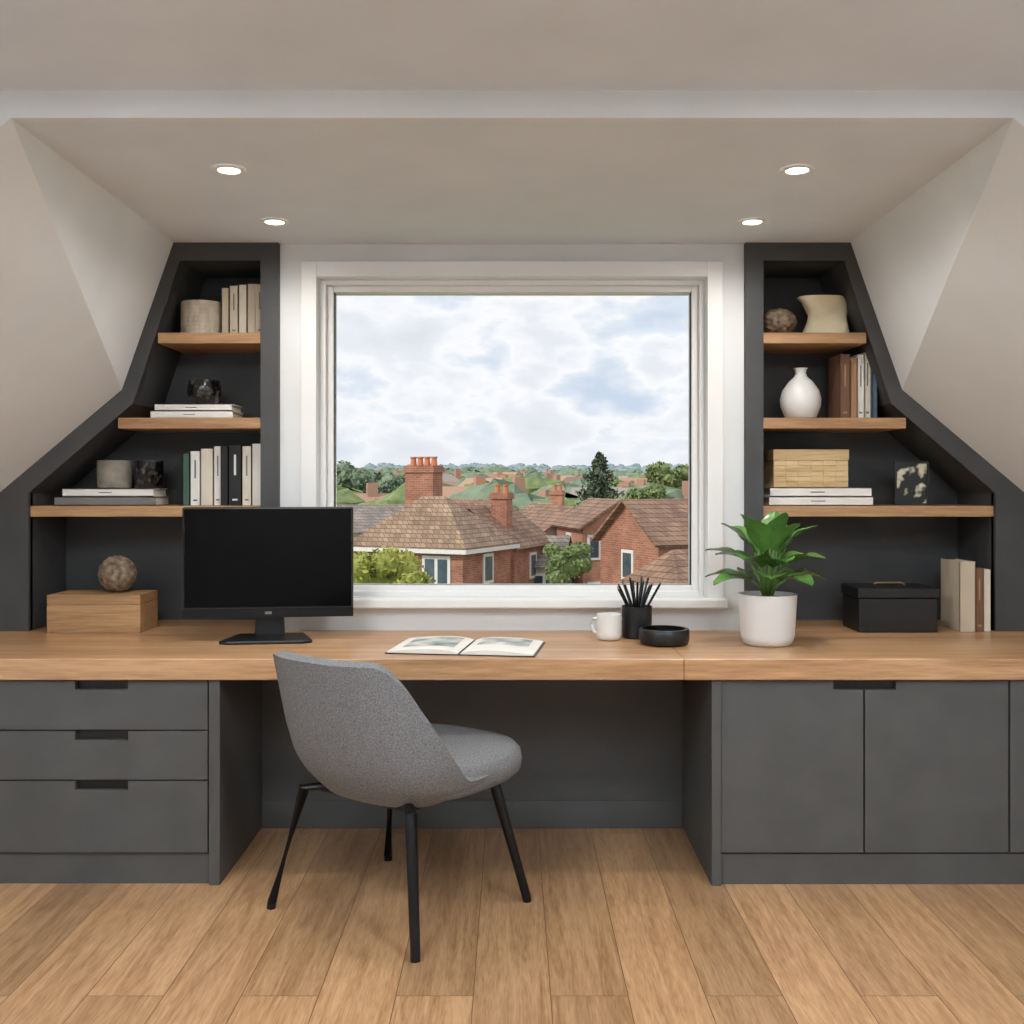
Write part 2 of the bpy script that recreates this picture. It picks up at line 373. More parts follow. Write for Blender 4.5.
# recessed downlights
for x, y in ((-0.846, -0.325), (0.853, -0.325), (-0.85, 0.29), (0.86, 0.29)):
    e = empty('recessed_downlight', (x, y, CZ))
    b = MB('bezel'); b.lathe([(0.034, -0.001), (0.034, -0.006), (0.047, -0.006), (0.05, -0.001)], (0, 0, 0), M['white'], 32, cap=False); b.done(parent=e, smooth=True)
    b = MB('diffuser'); b.lathe([(0.0345, -0.0035), (0.0345, -0.002)], (0, 0, 0), M['lamp'], 32); b.done(parent=e)
    l = bpy.data.lights.new('spot', 'SPOT'); l.energy = 40 if y < 0 else 22; l.spot_size = math.radians(165); l.spot_blend = 1.0; l.shadow_soft_size = 0.05; l.color = (1, 0.975, 0.94)
    o = bpy.data.objects.new('lamp', l); COL.objects.link(o); o.location = (0, 0, -0.012); o.parent = e
# unseen ceiling fittings added as fill light for the desk side
for x in (-0.9, 0.9):
    e = empty('added_ceiling_fill', (x, -1.85, HZ))
    b = MB('fill_housing'); ring(b, -0.27, 0.27, -0.27, 0.27, 0.03, 0, 0.03, M['white'])
    ob = b.done(parent=e); ob.rotation_euler = (math.pi/2, 0, 0); ob.location = (0, 0, 0)
    l = bpy.data.lights.new('panel', 'AREA'); l.shape = 'SQUARE'; l.size = 0.46; l.energy = 25; l.color = (0.90, 0.955, 1.0)
    o = bpy.data.objects.new('lamp', l); COL.objects.link(o); o.location = (0, 0, -0.02); o.parent = e
# unseen uplighters added behind the camera to brighten the ceiling
for x in (-1.5, 1.5):
    e = empty('added_uplight_fill', (x, -3.0, 0))
    b = MB('fill_stand'); b.lathe([(0.14, 0), (0.14, 0.015), (0.02, 0.03), (0.012, 0.05), (0.012, 1.3), (0.02, 1.32), (0.17, 1.40), (0.165, 1.403), (0.01, 1.34)], (0, 0, 0), M['blackmetal'], 32); b.done(parent=e, smooth=True)
    l = bpy.data.lights.new('fill_uplight', 'AREA'); l.shape = 'DISK'; l.size = 0.3; l.energy = 70; l.spread = math.radians(125); l.color = (0.85, 0.935, 1.0)
    o = bpy.data.objects.new('lamp', l); COL.objects.link(o); o.location = (0, 0, 1.41); o.rotation_euler = (math.pi, 0, 0); o.parent = e

# ------------------------------------------------------------ chair
ch = empty('desk_chair', (-0.352, -0.1635, 0), math.radians(-37))
sp = lambda v, p: math.copysign(abs(v)**p, v)
def smooth(t): t = max(0, min(1, t)); return t*t*(3-2*t)
b = MB('backrest_shell'); NU, NV = 44, 14; vs = []
prof = [(0, 0.70), (0.1, 0.90), (0.25, 1.0), (0.5, 1.035), (1.0, 1.035)]
def pf(v):
    v = max(0, min(1, v))
    for (a, ra), (c, rc) in zip(prof, prof[1:]):
        if v <= c: return ra+(rc-ra)*(v-a)/(c-a)
    return prof[-1][1]
for j in range(NV+1):
    v = j/NV
    for i in range(NU+1):
        ph = math.radians(-104+208*i/NU); ad = abs(math.degrees(ph))
        h = 1-smooth((ad-33)/57)
        z0 = 0.386+0.022*smooth((ad-60)/44)
        zt = 0.45+0.368*h
        z = z0+(zt-z0)*v
        k = pf((z-0.392)/0.41)
        x = 0.312*k*sp(math.sin(ph), 0.82); y = -0.005-0.245*k*sp(math.cos(ph), 0.8)
        y -= 0.10*max(0, (z-0.45))/0.35*max(0, math.cos(ph))**0.6
        vs.append((x, y, z))
fs = [(j*(NU+1)+i, j*(NU+1)+i+1, (j+1)*(NU+1)+i+1, (j+1)*(NU+1)+i) for j in range(NV) for i in range(NU)]
b.add(vs, fs, M['fabric'])
o = b.done(parent=ch, smooth=True, ang=180, solid=0.038)
mo = o.modifiers.new('bev', 'BEVEL'); mo.width = 0.014; mo.segments = 3; mo.limit_method = 'ANGLE'
mo = o.modifiers.new('sub', 'SUBSURF'); mo.levels = 1; mo.render_levels = 1
b = MB('seat_cushion'); N = 48; rings_ = [(0.80, 0.384), (0.92, 0.389), (0.985, 0.408), (1.0, 0.44), (0.985, 0.468), (0.93, 0.486), (0.75, 0.495), (0.4, 0.488), (0.05, 0.482)]
vs = []
for k, z in rings_:
    for i in range(N):
        a = 2*math.pi*i/N
        vs.append((0.297*k*sp(math.cos(a), 0.70), 0.09+0.302*k*sp(math.sin(a), 0.70), z))
fs = [(j*N+i, j*N+(i+1) % N, (j+1)*N+(i+1) % N, (j+1)*N+i) for j in range(len(rings_)-1) for i in range(N)]
fs += [tuple(range(N-1, -1, -1)), tuple((len(rings_)-1)*N+i for i in range(N))]
b.add(vs, fs, M['fabric']); b.done(parent=ch, smooth=True, ang=80)
for i, (sx, sy) in enumerate(((-1, -1), (1, -1), (-1, 1), (1, 1))):
    b = MB('leg_%d' % (i+1))
    b.tube([(sx*0.303, sy*0.262, 0.0), (sx*0.301, sy*0.26, 0.02), (sx*0.225, sy*0.195, 0.375), (sx*0.15, sy*0.13, 0.382)], [0.014, 0.0145, 0.0185, 0.016], M['blackmetal'], 16)
    b.done(parent=ch, smooth=True)
b = MB('under_frame')
b.box(-0.19, 0.19, -0.165, -0.135, 0.362, 0.388, M['blackmetal']); b.box(-0.19, 0.19, 0.135, 0.165, 0.362, 0.388, M['blackmetal'])
b.box(-0.19, -0.16, -0.165, 0.165, 0.362, 0.388, M['blackmetal']); b.box(0.16, 0.19, -0.165, 0.165, 0.362, 0.388, M['blackmetal'])
b.done(parent=ch, bevel=0.005)

# ------------------------------------------------------------ monitor
mo_ = empty('computer_monitor', (-0.896, 0.40, DT+0.001), math.radians(7))
b = MB('display_housing'); b.box(-0.308, 0.308, -0.012, 0.012, 0.083, 0.488, M['black']); b.box(-0.2, 0.2, 0.012, 0.04, 0.13, 0.42, M['black']); b.done(parent=mo_, bevel=0.006)
b = MB('screen'); b.box(-0.300, 0.300, -0.0145, -0.012, 0.122, 0.481, M['screen']); b.done(parent=mo_)
b = MB('bezel_chin'); b.box(-0.308, 0.308, -0.016, -0.011, 0.083, 0.118, M['blackmetal']); b.box(-0.012, 0.012, -0.0168, -0.0158, 0.095, 0.105, M['gasket']); b.done(parent=mo_, bevel=0.002)
b = MB('stand_neck'); b.prism([(-0.055, 0.0), (0.055, 0.0), (0.045, 0.2), (-0.045, 0.2)], 0.03, 0.055, M['black']); b.done(parent=mo_, bevel=0.004)
b = MB('stand_base'); b.prismz([(-0.135, -0.12), (0.135, -0.12), (0.165, -0.10), (0.12, 0.09), (-0.12, 0.09), (-0.165, -0.10)], 0, 0.012, M['black']); b.done(parent=mo_, bevel=0.004)

# ------------------------------------------------------------ books
def books(name, x0, z, yf, specs, dep=0.17):
    b = MB(name); x = x0
    for i, (w, h, c, lab) in enumerate(specs):
        d = dep*(0.9+0.2*((i*37) % 10)/10); yo = yf+0.006*((i*53) % 4)
        cvr = BK[c]
        b.box(x+0.0005, x+0.0025, yo, yo+d, z, z+h, cvr); b.box(x+w-0.0025, x+w-0.0005, yo, yo+d, z, z+h, cvr)
        b.box(x+0.0005, x+w-0.0005, yo, yo+0.003, z, z+h, cvr)
        b.box(x+0.0025, x+w-0.0025, yo+0.003, yo+d-0.004, z+0.003, z+h-0.004, M['pages'])
        if lab:
            b.box(x+w*0.42, x+w*0.58, yo-0.0006, yo, z+h*0.5, z+h*0.84, BK[lab])
            b.box(x+w*0.3, x+w*0.7, yo-0.0006, yo, z+h*0.08, z+h*0.11, BK[lab])
        x += w
    return b.done()
def stack(name, cx, cy, z, specs):
    b = MB(name)
    for w, d, h, c, dx in specs:
        x0, x1, y0, y1 = cx-w/2+dx, cx+w/2+dx, cy-d/2, cy+d/2
        b.box(x0, x1, y0, y1, z, z+0.003, BK[c]); b.box(x0, x1, y0, y1, z+h-0.003, z+h, BK[c]); b.box(x0, x1, y0, y0+0.003, z, z+h, BK[c])
        b.box(x0+0.004, x1-0.004, y0+0.003, y1-0.005, z+0.003, z+h-0.003, M['pages'])
        b.box(x0+w*0.40, x0+w*0.54, y0-0.0006, y0, z+h*0.44, z+h*0.56, BK['grey'])
        z += h
    return b.done()
S1, S2, S3 = 1.917, 1.584, 1.239
E = 0.001
books('book_row', -1.154, S1, 0.70, [(0.03, 0.185, 'sand', None), (0.035, 0.195, 'beige', 'grey'), (0.033, 0.20, 'cream', None), (0.036, 0.205, 'sand', None), (0.035, 0.20, 'beige', 'grey')])
stack('book_stack', -1.268, 0.77, S2, [(0.325, 0.17, 0.03, 'white', 0), (0.305, 0.16, 0.028, 'white', 0.005)])
books('book_row', -1.305, S3, 0.69, [(0.028, 0.205, 'green', None), (0.04, 0.215, 'white', 'blue'), (0.05, 0.225, 'cream', None), (0.032, 0.235, 'white', 'grey'), (0.03, 0.235, 'black', None), (0.052, 0.24, 'black', 'white'), (0.038, 0.235, 'cream', 'grey'), (0.045, 0.245, 'white', None)])
stack('book_stack', -1.61, 0.77, S3, [(0.40, 0.17, 0.035, 'grey', 0), (0.36, 0.165, 0.032, 'white', 0.01)])
books('book_row', 1.302, S2, 0.70, [(0.042, 0.255, 'brown', 'tan'), (0.03, 0.24, 'tan', None), (0.03, 0.255, 'white', 'grey'), (0.028, 0.265, 'cream', 'blue'), (0.02, 0.255, 'blue', None)])
stack('book_stack', 1.222, 0.77, S3, [(0.41, 0.18, 0.035, 'white', 0), (0.40, 0.17, 0.036, 'white', 0.0)])
books('book_row', 1.735, DT+E, 0.60, [(0.062, 0.272, 'sand', None), (0.035, 0.245, 'brown', 'tan'), (0.03, 0.24, 'cream', None)], 0.2)

# ------------------------------------------------------------ shelf objects
def bead(d, pts):
    m = max(d.dot(p) for p in pts); return 0.93+0.10*max(0, 1-math.acos(min(1, m))/0.26)
def fib(n):
    out = []
    for i in range(n):
        z = 1-2*(i+0.5)/n; r = math.sqrt(1-z*z); a = i*2.39996
        out.append(Vector((r*math.cos(a), r*math.sin(a), z)))
    return out
fp = fib(90)
def vase_wall(prof_out, t):  # closed open-top vessel
    inner = [(max(r-t, 0.001), z) for r, z in reversed(prof_out)]
    inner[-1] = (inner[-1][0], prof_out[0][1]+t)
    return prof_out+inner
# left
b = MB('stone_planter')
pr = []
for i in range(25):
    z = 0.135*i/24; pr.append((0.083+0.0015*math.sin(i*math.pi/1.5), z))
b.lathe(vase_wall(pr, 0.012), (-1.248, 0.76, S1), M['stone'], 48); b.done(smooth=True, ang=60)
b = MB('patterned_bowl'); b.lathe(vase_wall([(0.035, 0), (0.055, 0.012), (0.067, 0.045), (0.066, 0.075), (0.06, 0.098)], 0.006), (-1.242, 0.77, S2+0.0585), M['pattern'], 40); b.done(smooth=True, ang=60)
b = MB('stone_cup'); b.lathe(vase_wall([(0.055, 0), (0.065, 0.006), (0.067, 0.06), (0.067, 0.112)], 0.008), (-1.605, 0.77, S3+0.0675), M['grstone'], 40); b.done(smooth=True, ang=60)
b = MB('glass_tumbler'); b.lathe(vase_wall([(0.05, 0), (0.056, 0.006), (0.056, 0.112)], 0.005), (-1.465, 0.77, S3+0.0675), M['pattern'], 40); b.done(smooth=True, ang=60)
b = MB('wooden_box'); b.box(-0.18, 0.18, -0.1, 0.1, 0, 0.108, M['boxwood']); b.box(-0.18, 0.18, -0.1, 0.1, 0.110, 0.146, M['boxwood']); b.box(-0.177, 0.177, -0.097, 0.097, 0.107, 0.111, M['boxwood'])
b.done(loc=(-1.61, 0.67, DT+E), bevel=0.003)
b = MB('decorative_orb'); b.sphere((0, 0, 0.072), 0.073, M['brown'], 80, 44, fn=lambda d: bead(d, fp)); b.done(loc=(-1.555, 0.67, DT+0.148), smooth=True, ang=180)
# right
b = MB('decorative_orb'); b.sphere((0, 0, 0.056), 0.073, M['brown'], 80, 44, fn=lambda d: bead(d, fp), sc=(1, 1, 0.76)); b.done(loc=(1.068, 0.745, S1), smooth=True, ang=180)
b = MB('ceramic_sculpture'); N = 48; vs = []; NZ = 20
for j in range(NZ+1):
    t = j/NZ
    xl = -0.100+0.034*math.sin(math.pi*t)**1.2+0.018*(1-t); xr = 0.108-0.016*math.sin(math.pi*min(1, t*1.5))*(1 if t < 0.667 else 0)-0.028*max(0, (t-0.8)/0.2)**1.5
    cx = (xl+xr)/2; rx = (xr-xl)/2; ry = 0.06-0.024*math.sin(math.pi*t)
    for i in range(N):
        a = 2*math.pi*i/N
        ux = sp(math.cos(a), 0.6)
        vs.append((cx+rx*ux, ry*sp(math.sin(a), 0.8)-0.026*ux*math.sin(2*math.pi*t), 0.158*t))
fs = [(j*N+i, j*N+(i+1) % N, (j+1)*N+(i+1) % N, (j+1)*N+i) for j in range(NZ) for i in range(N)]
fs.append(tuple(range(N-1, -1, -1)))
o2 = len(vs)
inner = [(v[0]*0.9, v[1]*0.75, v[2]) for v in vs[-N:]]; low = [(v[0]*0.6, v[1]*0.4, 0.09) for v in vs[-N:]]
vs += inner+low
fs += [(NZ*N+i, NZ*N+(i+1) % N, o2+(i+1) % N, o2+i) for i in range(N)]+[(o2+i, o2+(i+1) % N, o2+N+(i+1) % N, o2+N+i) for i in range(N)]+[tuple(o2+N+i for i in range(N))]
b.add(vs, fs, M['cream']); b.done(loc=(1.250, 0.76, S1), smooth=True, ang=60)
b = MB('bottle_vase'); b.lathe(vase_wall([(0.05, 0), (0.062, 0.008), (0.078, 0.05), (0.081, 0.08), (0.072, 0.115), (0.048, 0.15), (0.026, 0.17), (0.021, 0.185), (0.024, 0.2), (0.029, 0.205)], 0.004), (1.160, 0.75, S2), M['white'], 48); b.done(smooth=True, ang=60)
b = MB('woven_box')
for r in range(5):
    for c in range(6):
        b.box(-0.148+c*0.0495, -0.148+c*0.0495+0.048, -0.09+0.002*((r+c) % 2), 0.09, 0.001+r*0.0215, 0.001+r*0.0215+0.0210, M['straw'])
b.box(-0.15, 0.15, -0.092, 0.092, 0.1085, 0.15, M['straw']); b.box(-0.145, 0.145, -0.087, 0.088, 0.0, 0.11, M['straw'])
b.done(loc=(1.185, 0.78, S3+0.0715), bevel=0.001)
pf_ = empty('picture_frame', (1.605, 0.75, S3), math.radians(-4))
b = MB('frame'); ring(b, -0.067, 0.067, 0, 0.175, 0.008, -0.008, 0.008, M['black']); b.box(-0.06, 0.06, 0.0, 0.006, 0.006, 0.169, M['black']); b.prism([(-0.01, 0.0), (0.01, 0.0), (0.01, 0.12), (-0.01, 0.12)], 0.008, 0.05, M['black']); b.done(parent=pf_)
b = MB('print'); b.box(-0.059, 0.059, -0.002, 0.0, 0.008, 0.167, M['photo']); b.done(parent=pf_)
bb = empty('storage_box', (1.49, 0.68, DT+E))
b = MB('body'); b.box(-0.152, 0.152, -0.1, 0.1, 0, 0.13, M['black']); b.done(parent=bb, bevel=0.004)
b = MB('lid'); b.box(-0.158, 0.158, -0.106, 0.106, 0.132, 0.172, M['black']); b.done(parent=bb, bevel=0.005)
b = MB('handle'); b.tube([(-0.06, 0, 0.17), (-0.06, 0, 0.178), (-0.05, 0, 0.183), (0.05, 0, 0.183), (0.06, 0, 0.178), (0.06, 0, 0.17)], 0.004, M['brass'], 10); b.done(parent=bb, smooth=True)

# ------------------------------------------------------------ desk objects
pl = empty('potted_plant', (0.915, 0.29, DT+E))
b = MB('pot'); b.lathe(vase_wall([(0.075, 0), (0.086, 0.006), (0.094, 0.03), (0.1, 0.13), (0.103, 0.18)], 0.008), (0, 0, 0), M['white'], 56); b.done(parent=pl, smooth=True, ang=50)
b = MB('soil'); b.lathe([(0.09, 0.13), (0.092, 0.163), (0.05, 0.169), (0.001, 0.17)], (0, 0, 0), M['soil'], 32); b.done(parent=pl, smooth=True)
b = MB('foliage')
rp = random.Random(9)
def leaf(b, base_, az, el, L, W, droop):
    NU_, NW = 12, 6; vs = []
    d = Vector((math.cos(az), math.sin(az), 0)); side = Vector((-d.y, d.x, 0)); p = Vector(base_); e = el
    for i in range(NU_+1):
        t = i/NU_
        w = W*0.5*(max(0, math.sin(math.pi*(t**0.85)))**0.65 if 0 < t < 1 else 0.02)
        n = (Vector((0, 0, 1))*math.cos(e)-d*math.sin(e))
        for j in range(NW+1):
            s_ = -1+2*j/NW
            vs.append(tuple(p+side*(s_*w)+n*(abs(s_)*w*0.3+0.003*math.sin(t*14+j)*abs(s_))))
        e -= droop/NU_
        p = p+(d*math.cos(e)+Vector((0, 0, 1))*math.sin(e))*(L/NU_)
    fs = [(i*(NW+1)+j, i*(NW+1)+j+1, (i+1)*(NW+1)+j+1, (i+1)*(NW+1)+j) for i in range(NU_) for j in range(NW)]
    b.add(vs, fs, M['leaf'])
for ring_i, (n, el, L, W, z0, dr) in enumerate(((7, 0.45, 0.155, 0.10, 0.21, 0.8), (7, 0.78, 0.165, 0.105, 0.245, 0.85), (6, 1.02, 0.155, 0.105, 0.285, 0.6), (3, 1.3, 0.13, 0.09, 0.31, 0.3))):
    for k in range(n):
        az = 2*math.pi*(k+0.5*ring_i)/n+rp.uniform(-0.25, 0.25)
        bx, by = 0.02*math.cos(az), 0.02*math.sin(az)
        e_ = el+rp.uniform(-0.12, 0.12); r0 = 0.05
        st = (bx*0.5, by*0.5, 0.165); kn = (bx+r0*math.cos(az)*math.cos(e_), by+r0*math.sin(az)*math.cos(e_), z0+r0*math.sin(e_))
        b.tube([st, ((st[0]+kn[0])/2-0.004*math.cos(az), (st[1]+kn[1])/2, (st[2]+kn[2])/2+0.01), kn], [0.004, 0.0035, 0.003], M['stem'], 8)
        leaf(b, kn, az, e_, L*rp.uniform(0.9, 1.1), W*rp.uniform(0.9, 1.1), dr)
b.done(parent=pl, smooth=True, ang=180)

b = MB('coffee_mug'); b.lathe(vase_wall([(0.034, 0), (0.042, 0.005), (0.045, 0.02), (0.045, 0.095)], 0.004), (0, 0, 0), M['white'], 40)
b.tube([(-0.04, -0.01, 0.08), (-0.056, -0.018, 0.078), (-0.064, -0.02, 0.055), (-0.055, -0.018, 0.03), (-0.04, -0.01, 0.025)], 0.005, M['white'], 10)
b.done(loc=(0.358, 0.40, DT+E), rot=math.radians(-10), smooth=True, ang=50)
pc = empty('pencil_cup', (0.466, 0.45, DT+E))
b = MB('cup'); b.lathe(vase_wall([(0.05, 0), (0.055, 0.003), (0.057, 0.118)], 0.003), (0, 0, 0), M['black'], 40); b.done(parent=pc, smooth=True, ang=50)
b = MB('pencils')
for k in range(13):
    a = 2*math.pi*k/13+0.3; r1 = 0.022; r2 = 0.048+0.045*((k*7) % 5)/5
    L = 0.185+0.04*((k*13) % 7)/7
    p0 = Vector((-r1*math.cos(a), -r1*math.sin(a), 0.006)); p1 = Vector((r2*math.cos(a), r2*math.sin(a)*0.8, L))
    d = (p1-p0).normalized()
    b.tube([p0, p1], 0.0045, M['black'] if k % 3 else M['blackmetal'], 8)
    b.tube([p1, p1+d*0.012], [0.0045, 0.0008], BK['tan'] if k % 2 else M['black'], 8)
b.done(parent=pc, smooth=True)
b = MB('black_bowl'); b.lathe(vase_wall([(0.07, 0), (0.085, 0.004), (0.09, 0.018), (0.09, 0.05), (0.086, 0.056)], 0.01), (0.545, 0.295, DT+E), M['black'], 56); b.done(smooth=True, ang=50)

mg = empty('open_magazine', (-0.155, 0.20, DT+E), math.radians(-8))
b = MB('pages'); NX = 12
for sg in (-1, 1):
    vs = []
    for i in range(NX+1):
        t = i/NX; x = sg*(0.004+0.245*t); z = 0.006+0.016*math.sin(math.pi*min(1, t*1.0))**0.7*(1-0.6*t)
        for y in (-0.155, 0.155): vs.append((x, y, z))
    n = len(vs); vs += [(v[0], v[1], 0.001) for v in vs]
    fs = [(2*i, 2*i+1, 2*i+3, 2*i+2) for i in range(NX)]+[(n+2*i, n+2*i+2, n+2*i+3, n+2*i+1) for i in range(NX)]
    fs += [(2*i, 2*i+2, n+2*i+2, n+2*i) for i in range(NX)]+[(2*i+1, n+2*i+1, n+2*i+3, 2*i+3) for i in range(NX)]+[(2*NX, 2*NX+1, n+2*NX+1, n+2*NX)]
    b.add(vs, fs, M['paper'])
    vs = []
    for i in range(NX+1):
        t = 0.12+0.74*i/NX; x = sg*(0.004+0.245*t); z = 0.0066+0.016*math.sin(math.pi*t)**0.7*(1-0.6*t)
        for y in ((-0.02, 0.135) if sg > 0 else (-0.08, 0.135)): vs.append((x, y, z))
    b.add(vs, [(2*i, 2*i+1, 2*i+3, 2*i+2) for i in range(NX)], M['print'])
b.done(parent=mg, smooth=True, ang=40)
b = MB('cover'); b.box(-0.255, 0.255, -0.16, 0.16, 0, 0.0025, M['black']); b.done(parent=mg)

# ------------------------------------------------------------ exterior
brick = band_mat('red_brick', srgb(178, 118, 92), srgb(154, 98, 76), srgb(180, 150, 130), 0.11, 0.34)
brick2 = band_mat('orange_brick', srgb(188, 128, 100), srgb(168, 110, 86), srgb(188, 158, 138), 0.11, 0.34)
tile = band_mat('clay_tiles', srgb(176, 148, 122), srgb(146, 120, 98), srgb(112, 92, 76), 0.2, 0.3)
tile2 = band_mat('brown_tiles', srgb(166, 132, 108), srgb(136, 106, 88), srgb(104, 82, 70), 0.2, 0.3)
slate = band_mat('slate_tiles', srgb(164, 152, 142), srgb(136, 126, 118), srgb(108, 100, 94), 0.2, 0.3)
render_ = mat('house_render', srgb(216, 208, 196), rough=0.9, scale=2)
hwin = mat('house_window_glass', srgb(96, 110, 122), srgb(60, 70, 80), rough=0.1, scale=1)
hwhite = mat('house_white_paint', srgb(238, 236, 230), rough=0.6)
terra = mat('terracotta_pot', srgb(208, 134, 92), rough=0.8)

def house(name, cx, cy, w, d, eave, ridge, g, rot, wall, roof, hip=0.0, axis='x', wins=True, chim=None):
    e = empty(name, (cx, cy, 0), math.radians(rot))
    b = MB('walls'); b.box(-w/2, w/2, -d/2, d/2, g, eave, wall)
    if hip == 0:
        if axis == 'x': vs = [(-w/2, -d/2, eave), (-w/2, d/2, eave), (-w/2, 0, ridge-0.05), (w/2, -d/2, eave), (w/2, d/2, eave), (w/2, 0, ridge-0.05)]
        else: vs = [(-w/2, -d/2, eave), (w/2, -d/2, eave), (0, -d/2, ridge-0.05), (-w/2, d/2, eave), (w/2, d/2, eave), (0, d/2, ridge-0.05)]
        b.add(vs, [(0, 1, 2), (3, 5, 4)], wall)
    b.done(parent=e)
    b = MB('roof'); o = 0.35; ez = eave-0.12; th = 0.12
    W, Dp = w/2+o, d/2+o
    if axis == 'x': R0, R1 = (-W+hip, 0, ridge), (W-hip, 0, ridge)
    else: R0, R1 = (0, -Dp+hip, ridge), (0, Dp-hip, ridge)
    c = [(-W, -Dp, ez), (W, -Dp, ez), (W, Dp, ez), (-W, Dp, ez)]
    vs = c+[R0, R1]
    if axis == 'x': fs = [(0, 1, 5, 4), (2, 3, 4, 5)]+([(1, 2, 5), (3, 0, 4)] if hip else [])
    else: fs = [(1, 2, 5, 4), (3, 0, 4, 5)]+([(0, 1, 4), (2, 3, 5)] if hip else [])
    b.add(vs, fs, roof)
    ob = b.done(parent=e, solid=th)
    b = MB('fascia'); b.box(-W, W, -Dp-0.03, -Dp+0.03, ez-0.2, ez, hwhite); b.box(-W-0.03, -W+0.03, -Dp, Dp, ez-0.2, ez, hwhite); b.box(W-0.03, W+0.03, -Dp, Dp, ez-0.2, ez, hwhite)
    if not (hip == 0): b.done(parent=e)
    if wins:
        b = MB('windows')
        for zz in (eave-1.9, eave-4.6):
            for fx in (-0.27, 0.27):
                x = fx*w
                b.box(x-0.75, x+0.75, -d/2-0.06, -d/2, zz, zz+1.45, hwhite)
                for q in (-0.34, 0.34): b.box(x+q-0.25, x+q+0.25, -d/2-0.08, -d/2-0.05, zz+0.15, zz+1.30, hwin)
            for sx in (-1, 1):
                y = 0.0
                x0, x1 = sorted((sx*w/2, sx*(w/2+0.06))); x2, x3 = sorted((sx*(w/2+0.05), sx*(w/2+0.08)))
                b.box(x0, x1, y-0.55, y+0.55, zz, zz+1.45, hwhite); b.box(x2, x3, y-0.38, y+0.38, zz+0.15, zz+1.30, hwin)
        b.done(parent=e)
    if chim:
        x, y, cw, cd, z0, z1, n = chim
        b = MB('chimney'); b.box(x-cw/2, x+cw/2, y-cd/2, y+cd/2, z0, z1-0.35, wall); b.box(x-cw/2-0.09, x+cw/2+0.09, y-cd/2-0.09, y+cd/2+0.09, z1-0.35, z1-0.1, wall); b.box(x-cw/2-0.03, x+cw/2+0.03, y-cd/2-0.03, y+cd/2+0.03, z1-0.1, z1, wall)
        for k in range(n): b.lathe([(0.17, 0), (0.13, 0.35), (0.17, 0.38), (0.17, 0.45)], (x-cw/2+cw*(k+0.5)/n, y, z1), terra, 14)
        b.done(parent=e)
    return e
G = -7.5
house('house', -3.9, 48.5, 6.0, 5.2, -1.55, 0.7, G, -25, brick, tile, hip=2.7, chim=(-0.9, 0.6, 1.6, 1.0, -0.3, 2.3, 4))
house('house', -1.2, 56, 5, 6, -2.0, 0.1, G, -20, brick, tile2, hip=0, axis='y', chim=(1.1, -1.2, 0.95, 0.9, -1.5, 0.9, 2))
house('house', 7.6, 47, 4.6, 5.4, -1.3, 0.6, G, 24, brick, tile2, hip=0, axis='x')
house('house', 5.6, 60, 4.4, 6.0, -1.1, 0.45, G, 12, brick2, tile2, hip=0, axis='y')
house('house', 2.9, 66, 4.6, 6.0, -1.9, -0.1, G, 20, render_, tile2, hip=0, axis='y')
house('house', 1.3, 58, 3.6, 5.0, -3.2, -1.7, G, -10, render_, slate, hip=0, axis='x')
house('house', 6.3, 35, 3.6, 3.6, -2.6, -1.1, G, 35, brick, tile2, hip=1.6)
house('house', -9.5, 75, 9.0, 6.0, -2.0, -0.2, G, 10, render_, slate, hip=0)
house('house', -4.5, 85, 8.0, 6.0, -1.6, 0.1, G, -15, brick2, tile2, hip=0)
house('house', 2.5, 78, 6.0, 6.0, -1.9, -0.1, G, -18, brick2, tile, hip=2.4, chim=(1.0, 0.3, 0.9, 0.8, -1.4, 0.9, 2))
house('house', -13.5, 52, 6.0, 6.0, -2.0, 0.4, G, 15, brick2, tile, hip=2.5)
house('house', 15.5, 54, 8.0, 6.0, -2.0, 0.6, G, -15, brick, tile, hip=0)

# distant town: merged masses, haze put into the colours
rt = random.Random(11)
SL = 0.0185
gz = lambda D: G if D < 60 else G+SL*(D-60)
b = MB('distant_townscape')
roofs = [cm('roof_a', 184, 142, 120), cm('roof_b', 164, 132, 116), cm('roof_c', 168, 158, 150), cm('roof_d', 192, 154, 130)]
wallsM = [cm('wall_a', 224, 216, 204), cm('wall_b', 190, 148, 126), cm('wall_c', 198, 164, 144)]
for i in range(320):
    D = 96+ (rt.random()**1.2)*430; x = rt.uniform(-0.42, 0.42)*D
    w = rt.uniform(7, 13); d = rt.uniform(6, 8); g = gz(D)-0.6; h = rt.uniform(4.8, 6.2); r = h+rt.uniform(1.8, 3)
    b.T = Matrix.Translation((x, D-3.45, g)) @ Matrix.Rotation(rt.uniform(-0.9, 0.9), 4, 'Z')
    b.box(-w/2, w/2, -d/2, d/2, 0, h, rt.choice(wallsM))
    rm = rt.choice(roofs); k = rt.choice((0, 2.5))
    b.add([(-w/2-.3, -d/2-.3, h-.1), (w/2+.3, -d/2-.3, h-.1), (w/2+.3, d/2+.3, h-.1), (-w/2-.3, d/2+.3, h-.1), (-w/2+k, 0, r), (w/2-k, 0, r)], [(0, 1, 5, 4), (2, 3, 4, 5), (1, 2, 5), (3, 0, 4)], rm)
    if rt.random() < 0.6: b.box(w*0.25, w*0.25+1, -0.4, 0.4, r-1.2, r+1, wallsM[1])
b.T = Matrix.Identity(4)

